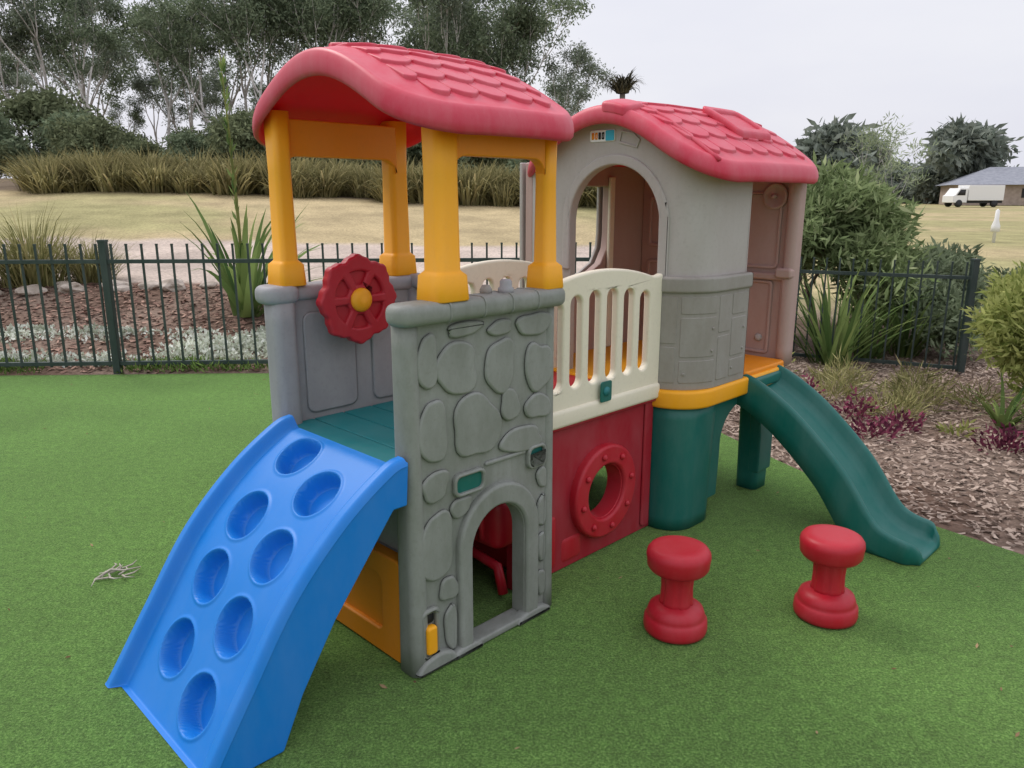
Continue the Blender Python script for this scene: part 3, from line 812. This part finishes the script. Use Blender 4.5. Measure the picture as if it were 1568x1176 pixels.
def tree_mesh(name, seed, H, trunkL, spread, tr, maxd, kids, clumpR, nleaf, ll, lw, mats, droop=-.3, skip=.12, bare=2, mind=2):
    rnd = random.Random(seed); V = []; F = []; MI = []; tips = []
    def grow(p, d, L, r, depth):
        n = 5; pts = [p.copy()]; rads = [r]
        for i in range(n):
            d = (d+rv(rnd)*.22+Vector((0, 0, .05))).normalized(); p = p+d*L/n; pts.append(p.copy()); rads.append(r*(1-.5*(i+1)/n))
            if depth >= mind and i >= bare: tips.append((p.copy(), depth))
        v, f = tube_data(pts, rads, 6 if depth < 2 else 4); b = len(V); V.extend(v); F.extend([tuple(i+b for i in q) for q in f]); MI.extend([0]*len(f))
        if depth < maxd:
            k = rnd.choice(kids)
            for c in range(k):
                a = 2*pi*c/k+rnd.uniform(-.6, .6); sp = spread*rnd.uniform(.6, 1.3)
                perp = d.orthogonal().normalized(); perp.rotate(Matrix.Rotation(a, 3, d))
                nd = (d+perp*sp).normalized()
                st = pts[-1]
                if depth == 0 and c > 1 and rnd.random() < .6: st = pts[3]
                grow(st, nd, L*rnd.uniform(.55, .8), r*.5*rnd.uniform(.8, 1.1), depth+1)
        else: tips.append((p, depth))
    grow(Vector((0, 0, -.1)), Vector((rnd.uniform(-.1, .1), rnd.uniform(-.1, .1), 1)).normalized(), trunkL, tr, 0)
    for (p, dp) in tips:
        if rnd.random() < skip: continue
        cr_ = clumpR*rnd.uniform(.6, 1.25)
        for i in range(int(nleaf*rnd.uniform(.5, 1.3))):
            o = rv(rnd); o.z *= .7; q = p+o*cr_
            dd = (rv(rnd)+Vector((0, 0, droop))+o*.4).normalized()
            leafset(V, F, q, dd, ll*rnd.uniform(.6, 1.3), lw*rnd.uniform(.7, 1.3), rnd); MI.append(1)
    zm = max(v.z for v in V); s = H/zm
    V = [v*s for v in V]
    me = bpy.data.meshes.new(name); me.from_pydata([tuple(v) for v in V], [], F)
    for m in mats: me.materials.append(m)
    me.polygons.foreach_set('material_index', MI); me.update()
    return me

bark = rough_mat('pale_bark', (.38, .35, .31), (.72, .68, .62), 3)
barkd = rough_mat('dark_bark', (.12, .095, .08), (.26, .22, .18), 4)
eu1 = foliage('eucalypt_leaves', (.095, .13, .075), (.27, .32, .20), .35)  # tree-line leaves lightened and greyed, with haze put into the colour
eu2 = foliage('eucalypt_leaves_grey', (.12, .15, .105), (.31, .35, .26), .35)
eu3 = foliage('understorey_leaves', (.085, .105, .055), (.24, .27, .15), .3)
far = foliage('distant_hazy_leaves', (.15, .18, .145), (.28, .31, .26), .3)  # paler, low-saturation leaf colour paints the haze of distance
T = []
for sd in range(6):
    T.append(tree_mesh('euc_%d' % sd, 11+sd*7, 12, 4.4, .36, .15, 3, [3, 3, 4], .68, 36, .25, .08, [bark, eu1 if sd % 2 else eu2], skip=.12, bare=2, mind=1 if sd % 2 else 2))
B = []
for sd in range(3):
    B.append(tree_mesh('under_%d' % sd, 71+sd*5, 6, 1.0, .8, .09, 3, [3, 4, 4], .62, 22, .24, .085, [barkd if sd else bark, eu3 if sd else eu1], mind=1, bare=2))
def inst(name, me, x, y, z, s, rot, parent=None, sz=1):
    ob = bpy.data.objects.new(name, me); COL.objects.link(ob); ob.location = (x, y, z); ob.rotation_euler = (0, 0, rot); ob.scale = (s, s, s*sz)
    if parent: ob.parent = parent
    return ob
rnd = random.Random(5)
EU = [(-.60, 44, 10.4, 0), (-.565, 43, 11.4, 2), (-.52, 46, 11.8, 4), (-.50, 43, 10.6, 1), (-.428, 45, 10.6, 5), (-.395, 47, 10.6, 0), (-.36, 44, 10.2, 1), (-.325, 46, 12.2, 3), (-.285, 43, 11.6, 1), (-.25, 45, 12.6, 3), (-.205, 43, 12.2, 1), (-.165, 46, 11.6, 5), (-.125, 44, 10.4, 1),
      (-.08, 45, 11.4, 4), (-.035, 46, 12.0, 3), (.000, 45, 11.2, 5), (.030, 45, 10.0, 1), (.058, 44, 7.8, 2), (-.66, 46, 10.5, 1), (-.72, 45, 9.5, 3), (-.22, 50, 12.6, 5), (-.30, 51, 12.6, 2), (-.03, 52, 12.0, 1), (-.10, 51, 11.6, 2), (-.35, 50, 11.8, 5), (-.18, 49, 12, 3), (-.06, 50, 11, 5)]
for (b_, d, h, v) in EU:
    s = h/12; inst('eucalyptus_tree', T[v], b_*d, d, gz(b_*d, d)-.2, s*.95, rnd.uniform(0, 6.28), None, 1/.95)
TL = empty('tree_line')
for row, (d, hh, n) in enumerate([(34, 2.7, 22), (39, 3.8, 24), (56, 8.4, 26)]):
    for i in range(n):
        b_ = -.78+(.83)*(i+rnd.uniform(.2, .8))/n
        h = hh*rnd.uniform(.6, 1.3)
        if -.49 < b_ < -.44: h *= .65
        if b_ > -.02: h *= .8
        inst('understorey_%d_%d' % (row, i), B[i % 3] if row < 2 else T[i % 6], b_*d, d+rnd.uniform(-1.5, 1.5), gz(b_*d, d)-.2, h/(6 if row < 2 else 12), rnd.uniform(0, 6.28), TL)
Fm = tree_mesh('far_tree', 301, 9, 1.2, .75, .2, 3, [3, 4], .80, 22, .50, .18, [barkd, far], mind=1)
Fm2 = tree_mesh('far_tree2', 305, 9, 1.4, .6, .2, 3, [3, 3, 4], .80, 24, .50, .18, [barkd, far], mind=1)
DT = empty('distant_tree_line')
for i in range(78):
    b_ = .12+.70*(i+rnd.random())/78; d = rnd.uniform(124, 165)
    h = rnd.uniform(5, 8.5)*d/130
    inst('distant_tree_%d' % i, Fm if i % 2 else Fm2, b_*d, d, -.8, h/9, rnd.uniform(0, 6.28), DT)
for (b_, d, h, k) in [(.40, 85, 10.0, 1), (.43, 90, 9.0, 0), (.385, 88, 8, 1), (.565, 122, 13.5, 0), (.585, 124, 11.5, 1)]:
    inst('distant_gum_tree', Fm if k else Fm2, b_*d, d, .1, h/9, rnd.uniform(0, 6.28))

def strap_mesh(name, seed, n, lmin, lmax, w, curve, mat, spreadr=.12, up=.9, seg=5):
    rnd = random.Random(seed); V = []; F = []
    for k in range(n):
        a = rnd.uniform(0, 2*pi); l = rnd.uniform(lmin, lmax); tilt = rnd.uniform(.03, 1)**1.1
        p = Vector((cos(a), sin(a), 0))*rnd.uniform(0, spreadr); h = Vector((cos(a+rnd.uniform(-.5, .5)), sin(a+rnd.uniform(-.5, .5)), 0))
        el = up*(1-tilt*.55)*pi/2; ww = w*rnd.uniform(.7, 1.2)
        side = Vector((-h.y, h.x, 0)); b = len(V); cv = curve*rnd.uniform(.3, 1.4)
        for i in range(seg+1):
            t = i/seg; wd = ww*.5*(1-t**2.2)+.0006
            V.append(p-side*wd+Vector((0, 0, wd*.3))); V.append(p+side*wd+Vector((0, 0, wd*.3)))
            e = el-cv*t*t*pi/2
            p = p+(h*cos(e)+Vector((0, 0, sin(e))))*l/seg
        for i in range(seg): F.append((b+2*i, b+2*i+1, b+2*i+3, b+2*i+2))
    me = bpy.data.meshes.new(name); me.from_pydata([tuple(v) for v in V], [], F); me.materials.append(mat); me.update()
    return me
gflax = foliage('flax_leaves', (.07, .13, .04), (.28, .36, .12), .3)
gtus = foliage('tussock_leaves', (.13, .14, .05), (.40, .37, .17), .3, (.52, .43, .23))
gtusr = foliage('tussock_row_leaves', (.15, .145, .06), (.38, .34, .17), .3, (.46, .38, .20))
gylw = foliage('olive_leaves', (.12, .14, .04), (.36, .37, .13), .35)
fl = strap_mesh('flax_mesh', 1, 46, .9, 1.45, .075, .75, gflax, .15, .95, 7)
x, y = -2.78, 8.0
L0 = empty('flax_lily', (x, y, gz(x, y)))
inst('leaves', fl, 0, 0, 0, 1, 0, L0)
pts = [(0, 0, .2), (.0, 0, 1.0), (-.02, 0, 1.8), (-.05, .0, 2.6)]
tube('flower_stem', pts, [.018, .016, .012, .004], gylw, L0, 6)
V = []; F = []; r2 = random.Random(2)
for i in range(60):
    h = r2.uniform(.9, 2.5); leafset(V, F, Vector((-.03*h/2, 0, h)), (rv(r2)*.5+Vector((0, 0, .8))).normalized(), .13, .03, r2)
mesh('stem_bracts', V, F, gflax, L0, smooth=False, recalc=False)
fx2 = strap_mesh('flax2', 5, 70, .7, 1.2, .045, .5, gflax, .2, .98, 6)
for (x, y, s) in [(3.28, 7.75, 1.0), (2.75, 8.6, .85), (3.85, 8.2, .8), (4.3, 8.3, .75)]:
    inst('flax_plant', fx2, x, y, gz(x, y), s, x*2)
tus = strap_mesh('tussock', 7, 620, .6, 1.15, .016, 1.1, gtus, .4, .95, 5)
for (x, y, s) in [(-5.75, 9.3, .95), (-6.6, 9.0, .9), (-5.2, 9.6, .62)]:
    inst('tussock_grass', tus, x, y, gz(x, y), s, x*3)
tr_ = [strap_mesh('tussock_far_%d' % k, 17+k, 330, .9, 1.5, .05, 1.15, gtusr, .65, .92, 4) for k in range(3)]
TR = empty('tussock_grass_row')
for i in range(150):
    b_ = -.66+.92*(i/150)+rnd.uniform(-.005, .005); d = 22.5+rnd.uniform(-.9, 2.2)
    if b_ < -.60: continue
    x = b_*d; inst('tussock_%d' % i, tr_[i % 3], x, d, gz(x, d)-.05, rnd.uniform(.5, 1.05), rnd.uniform(0, 6.28), TR)
def cover(name, n, reg, test, mat, l, w, hmax, seed, clump=2.0, up=.5):
    rnd = random.Random(seed); V = []; F = []; c = 0; tries = 0
    while c < n and tries < n*12:
        tries += 1
        x = rnd.uniform(reg[0], reg[1]); y = rnd.uniform(reg[2], reg[3])
        m = noise.noise((x*clump, y*clump, seed))
        if not test(x, y) or m < rnd.uniform(-.35, .25): continue
        h = hmax*max(.1, min(1, m+.55))*rnd.random()
        leafset(V, F, Vector((x, y, gz(x, y)+h)), (rv(rnd)+Vector((0, 0, up))).normalized(), l*rnd.uniform(.6, 1.3), w, rnd); c += 1
    return mesh(name, V, F, mat, smooth=False, recalc=False)
cover('silver_ground_cover', 13000, (-6.5, 1.2, 6.68, 7.55), lambda x, y: True, foliage('silver_leaves', (.34, .38, .28), (.74, .76, .68), .2), .045, .03, .09, 21, 1.6)
cover('green_weeds_by_fence', 3500, (-6.5, 1.2, 6.45, 6.72), lambda x, y: not inpoly(x, y, TURF), foliage('weed_leaves', (.07, .12, .03), (.24, .34, .10), .3), .07, .014, .07, 23, 1.3, 1)
purp = foliage('burgundy_leaves', (.07, .018, .035), (.26, .07, .11), .25)
def clumps(name, spots, mat, l, w, n, seed, dome=.6):
    rnd = random.Random(seed); V = []; F = []
    for (x, y, r, h) in spots:
        for k in range(int(n*r*r*25)):
            o = rv(rnd); o.z = abs(o.z)
            m = 1+.35*noise.noise((x+o.x*2.5, y+o.y*2.5, o.z*2.5))*2
            p = Vector((x+o.x*r*m, y+o.y*r*m, 0)); p.z = gz(p.x, p.y)+o.z*h*m
            leafset(V, F, p, (rv(rnd)+Vector((o.x, o.y, .7))).normalized(), l*rnd.uniform(.6, 1.3), w, rnd)
    return mesh(name, V, F, mat, smooth=False, recalc=False)
clumps('burgundy_ground_cover', [(2.30, 5.9, .16, .20), (2.1, 6.5, .2, .22), (2.55, 5.5, .15, .16), (2.42, 4.95, .15, .12), (2.7, 5.15, .14, .12), (2.15, 5.5, .12, .12), (2.0, 5.7, .13, .15), (3.12, 4.62, .17, .14), (3.5, 4.6, .18, .14)], purp, .055, .02, 280, 31)
clumps('pale_tuft_plants', [(2.85, 5.55, .2, .16), (3.15, 5.75, .18, .2), (3.35, 6.2, .24, .22), (2.9, 6.6, .24, .2), (2.65, 6.1, .18, .18), (3.6, 5.8, .15, .15)], gtus, .13, .010, 300, 37)
clumps('low_green_plants', [(3.0, 4.98, .1, .08), (4.0, 5.2, .22, .2), (1.95, 6.9, .2, .2), (2.4, 7.3, .3, .25)], gylw, .07, .02, 200, 38)
st = strap_mesh('small_strap', 44, 26, .25, .5, .035, .9, gflax, .05, .8, 5)
for (x, y) in [(3.45, 5.2), (3.55, 4.95)]:
    inst('young_lily', st, x, y, gz(x, y), .9, x)
shl = foliage('bottlebrush_leaves', (.13, .18, .07), (.36, .44, .21), .4, (.52, .56, .31))
sh = tree_mesh('shrub_mesh', 401, 2.2, .35, .75, .022, 4, [3, 3, 4], .14, 16, .075, .016, [barkd, shl], .1, skip=.18)
shl2 = foliage('grey_shrub_leaves', (.14, .18, .10), (.33, .39, .24), .4)
sh2 = tree_mesh('shrub_mesh2', 411, 1.6, .25, .8, .018, 4, [3, 3, 4], .15, 16, .07, .02, [barkd, shl2], .1, skip=.1)
for (x, y, s, r_) in [(3.75, 9.0, .95, 0), (4.30, 9.2, .82, 2), (3.20, 9.4, .88, 4), (4.0, 9.9, 1.05, 3)]:
    inst('bottlebrush_shrub', sh, x, y, gz(x, y)-.05, s, r_)
for (x, y, s, r_) in [(4.9, 9.0, .72, 1), (5.5, 9.8, .8, 2), (6.3, 9.6, .62, 5), (4.6, 8.6, .62, 4), (2.6, 9.4, .8, 4)]:
    inst('grey_green_shrub', sh2, x, y, gz(x, y)-.05, s, r_)
sap = tree_mesh('sapling_mesh', 421, 2.9, 1.2, .5, .018, 3, [3, 4], .13, 10, .11, .016, [bark, foliage('sapling_leaves', (.18, .23, .12), (.42, .48, .30), .4)], .3)
x, y = 4.75, 9.9
inst('young_wattle_tree', sap, x, y, gz(x, y), .95, 1)
ysh = tree_mesh('yshrub_mesh', 431, 1.25, .2, .75, .011, 4, [3, 4, 4], .10, 15, .045, .012, [barkd, foliage('yellow_green_leaves', (.16, .20, .05), (.48, .50, .18), .4)], .2, skip=.15)
for (x, y, s, r_) in [(3.85, 5.6, .92, 0), (4.25, 5.9, 1.05, 2), (4.2, 5.3, .85, 3)]:
    inst('golden_shrub', ysh, x, y, gz(x, y)-.03, s, r_)
mrock = rough_mat('rock_mat', (.27, .22, .17), (.56, .49, .42), 6, .9, .6, .03)
for i, (x, y, r_) in enumerate([(-4.6, 9.0, .13), (-4.25, 9.1, .10), (-4.0, 9.05, .14), (-5.1, 8.9, .12), (-5.5, 8.8, .11), (-2.1, 8.6, .11), (-5.9, 8.7, .10), (-1.5, 8.5, .12), (-4.8, 9.2, .07), (-5.3, 9.1, .08), (-3.6, 9.1, .08)]):
    bm = bmesh.new(); bmesh.ops.create_icosphere(bm, subdivisions=3, radius=r_)
    for v in bm.verts:
        nn = noise.noise(v.co*9+Vector((i*3, 0, 0))); v.co *= 1+.55*nn; v.co.z *= .6; v.co.x *= 1.3
    me = bpy.data.meshes.new('rock'); bm.to_mesh(me); bm.free(); me.materials.append(mrock)
    ob = addobj('garden_rock', me); ob.location = (x, y, gz(x, y)+.03); ob.rotation_euler = (0, 0, i)

pm = empty('palm_tree', (4.05, 30, 1.0))
tube('trunk', [(0, 0, 0), (.05, 0, 2), (0, 0, 4.35)], [.14, .11, .10], barkd, pm, 8)
inst('crown', strap_mesh('palmcrown', 51, 300, .5, 1.05, .07, 1.7, foliage('palm_leaves', (.03, .03, .02), (.13, .12, .08), .2), .22, .95, 5), 0, 0, 4.15, 1, 0, pm)

hs = empty('distant_house', (71.5, 112, .3), radians(-20))
def bx(name, x0, y0, z0, x1, y1, z1, mat, parent, bevel=0):
    V = [(x, y, z) for z in (z0, z1) for x, y in ((x0, y0), (x1, y0), (x1, y1), (x0, y1))]
    F = [(0, 1, 2, 3), (4, 5, 6, 7)]+[(i, (i+1) % 4, 4+(i+1) % 4, 4+i) for i in range(4)]
    return mesh(name, V, F, mat, parent, smooth=False, bevel=bevel)
mw = rough_mat('house_brick', (.30, .24, .20), (.42, .34, .29), 2); mrf = rough_mat('house_roof_mat', (.22, .23, .26), (.30, .31, .34), 2)
bx('walls', -9, -6, 0, 9, 6, 2.7, mw, hs)
mesh('roof', [(-9.8, -6.8, 2.7), (9.8, -6.8, 2.7), (9.8, 6.8, 2.7), (-9.8, 6.8, 2.7), (-4, 0, 5.2), (4, 0, 5.2)], [(0, 1, 5, 4), (2, 3, 4, 5), (1, 2, 5), (3, 0, 4), (0, 1, 2, 3)], mrf, hs, smooth=False)
for i, x in enumerate((-6, -1, 4)): bx('window_%d' % (i+1), x, -6.06, 1.0, x+1.8, -6.003, 2.2, M['dark'], hs)
bx('door', 2, -6.07, 0, 3, -6.003, 2.1, M['cream'], hs)
tk = empty('white_truck', (54.5, 94, .25), radians(8))
bx('cargo_box', -1.2, -1, .75, 3.4, 1, 2.5, M['white'], tk, .05)
cab = [(-3.1, .5), (-1.3, .5), (-1.3, 2.15), (-2.3, 2.15), (-2.85, 1.4), (-3.1, 1.3)]
panel('cab', cab, [], -.95, .95, M['white'], lambda u, v, d: (u, d, v), tk, .05)
panel('cab_window', [(-2.7, 1.35), (-1.6, 1.35), (-1.6, 2.0), (-2.25, 2.0)], [], .95, .97, M['dark'], lambda u, v, d: (u, -d, v), tk, 0)
bx('chassis', -3, -.8, .45, 3.4, .8, .75, M['dark'], tk)
for i, x in enumerate((-2.3, 2.3)):
    for j, yy in enumerate((-.98, .72)):
        lathe('wheel_%d_%d' % (i, j), [(.0, 0), (.42, 0), (.42, -.26), (0, -.26)], (x, yy, .42), M['dark'], tk, 20, 'Y')
bl = empty('white_marker_post', (16.0, 26, gz(16.4, 26)-.45))
lathe('post', [(.0, 0), (.05, 0), (.05, .8), (.14, .82), (.13, 1.0), (.07, 1.2), (.06, 1.5), (0, 1.55)], (0, 0, 0), M['white'], bl, 16)

# ================================================================== WORLD, LIGHT, CAMERA
w = bpy.data.worlds.new('World'); scene.world = w; w.use_nodes = True
N = w.node_tree.nodes; L = w.node_tree.links
bg = N['Background']; bg.inputs[1].default_value = .1
sky = N.new('ShaderNodeTexSky'); sky.sky_type = 'NISHITA'; sky.sun_disc = False
EL, AZ = 50, -52
sky.sun_elevation = radians(EL); sky.sun_rotation = radians(AZ); sky.dust_density = 4; sky.air_density = 1.2
tc = N.new('ShaderNodeTexCoord'); mp = N.new('ShaderNodeMapping'); mp.inputs['Scale'].default_value = (1, 1, 3.2)
n = N.new('ShaderNodeTexNoise'); n.inputs['Scale'].default_value = 1.6; n.inputs['Detail'].default_value = 5; n.inputs['Roughness'].default_value = .5
L.new(tc.outputs['Generated'], mp.inputs[0]); L.new(mp.outputs[0], n.inputs['Vector'])
cr = N.new('ShaderNodeValToRGB'); cr.color_ramp.elements[0].position = .3; cr.color_ramp.elements[1].position = .7
cr.color_ramp.elements[0].color = (7.8, 7.9, 9.2, 1); cr.color_ramp.elements[1].color = (9.4, 9.4, 10.0, 1)
L.new(n.outputs[0], cr.inputs[0])
mx = N.new('ShaderNodeMix'); mx.data_type = 'RGBA'; mx.inputs[0].default_value = .88
L.new(sky.outputs[0], mx.inputs[6]); L.new(cr.outputs[0], mx.inputs[7])
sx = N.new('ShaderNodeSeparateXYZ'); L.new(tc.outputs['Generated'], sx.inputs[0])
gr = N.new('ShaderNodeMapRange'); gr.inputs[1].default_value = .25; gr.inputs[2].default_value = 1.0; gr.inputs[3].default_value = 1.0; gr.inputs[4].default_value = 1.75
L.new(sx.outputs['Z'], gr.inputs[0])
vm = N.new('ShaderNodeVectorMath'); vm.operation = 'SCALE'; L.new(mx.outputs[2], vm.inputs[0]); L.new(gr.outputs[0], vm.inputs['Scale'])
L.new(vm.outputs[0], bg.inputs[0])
sd = bpy.data.lights.new('sun', 'SUN'); sd.energy = 1.5; sd.angle = radians(18); sd.color = (1, .96, .90)
so = bpy.data.objects.new('sun', sd); COL.objects.link(so)
v = Vector((sin(radians(AZ))*cos(radians(EL)), cos(radians(AZ))*cos(radians(EL)), sin(radians(EL))))
so.rotation_euler = v.to_track_quat('Z', 'Y').to_euler()

cd = bpy.data.cameras.new('camera'); cam = bpy.data.objects.new('camera', cd); COL.objects.link(cam)
cam.location = (0, 0, 1.5); cam.rotation_euler = (radians(90-13.7), 0, 0)
cd.sensor_width = 36; cd.lens = 27.09; cd.clip_end = 1500; cd.clip_start = .05
scene.camera = cam
scene.view_settings.view_transform = 'Standard'; scene.view_settings.look = 'None'; scene.view_settings.exposure = 0
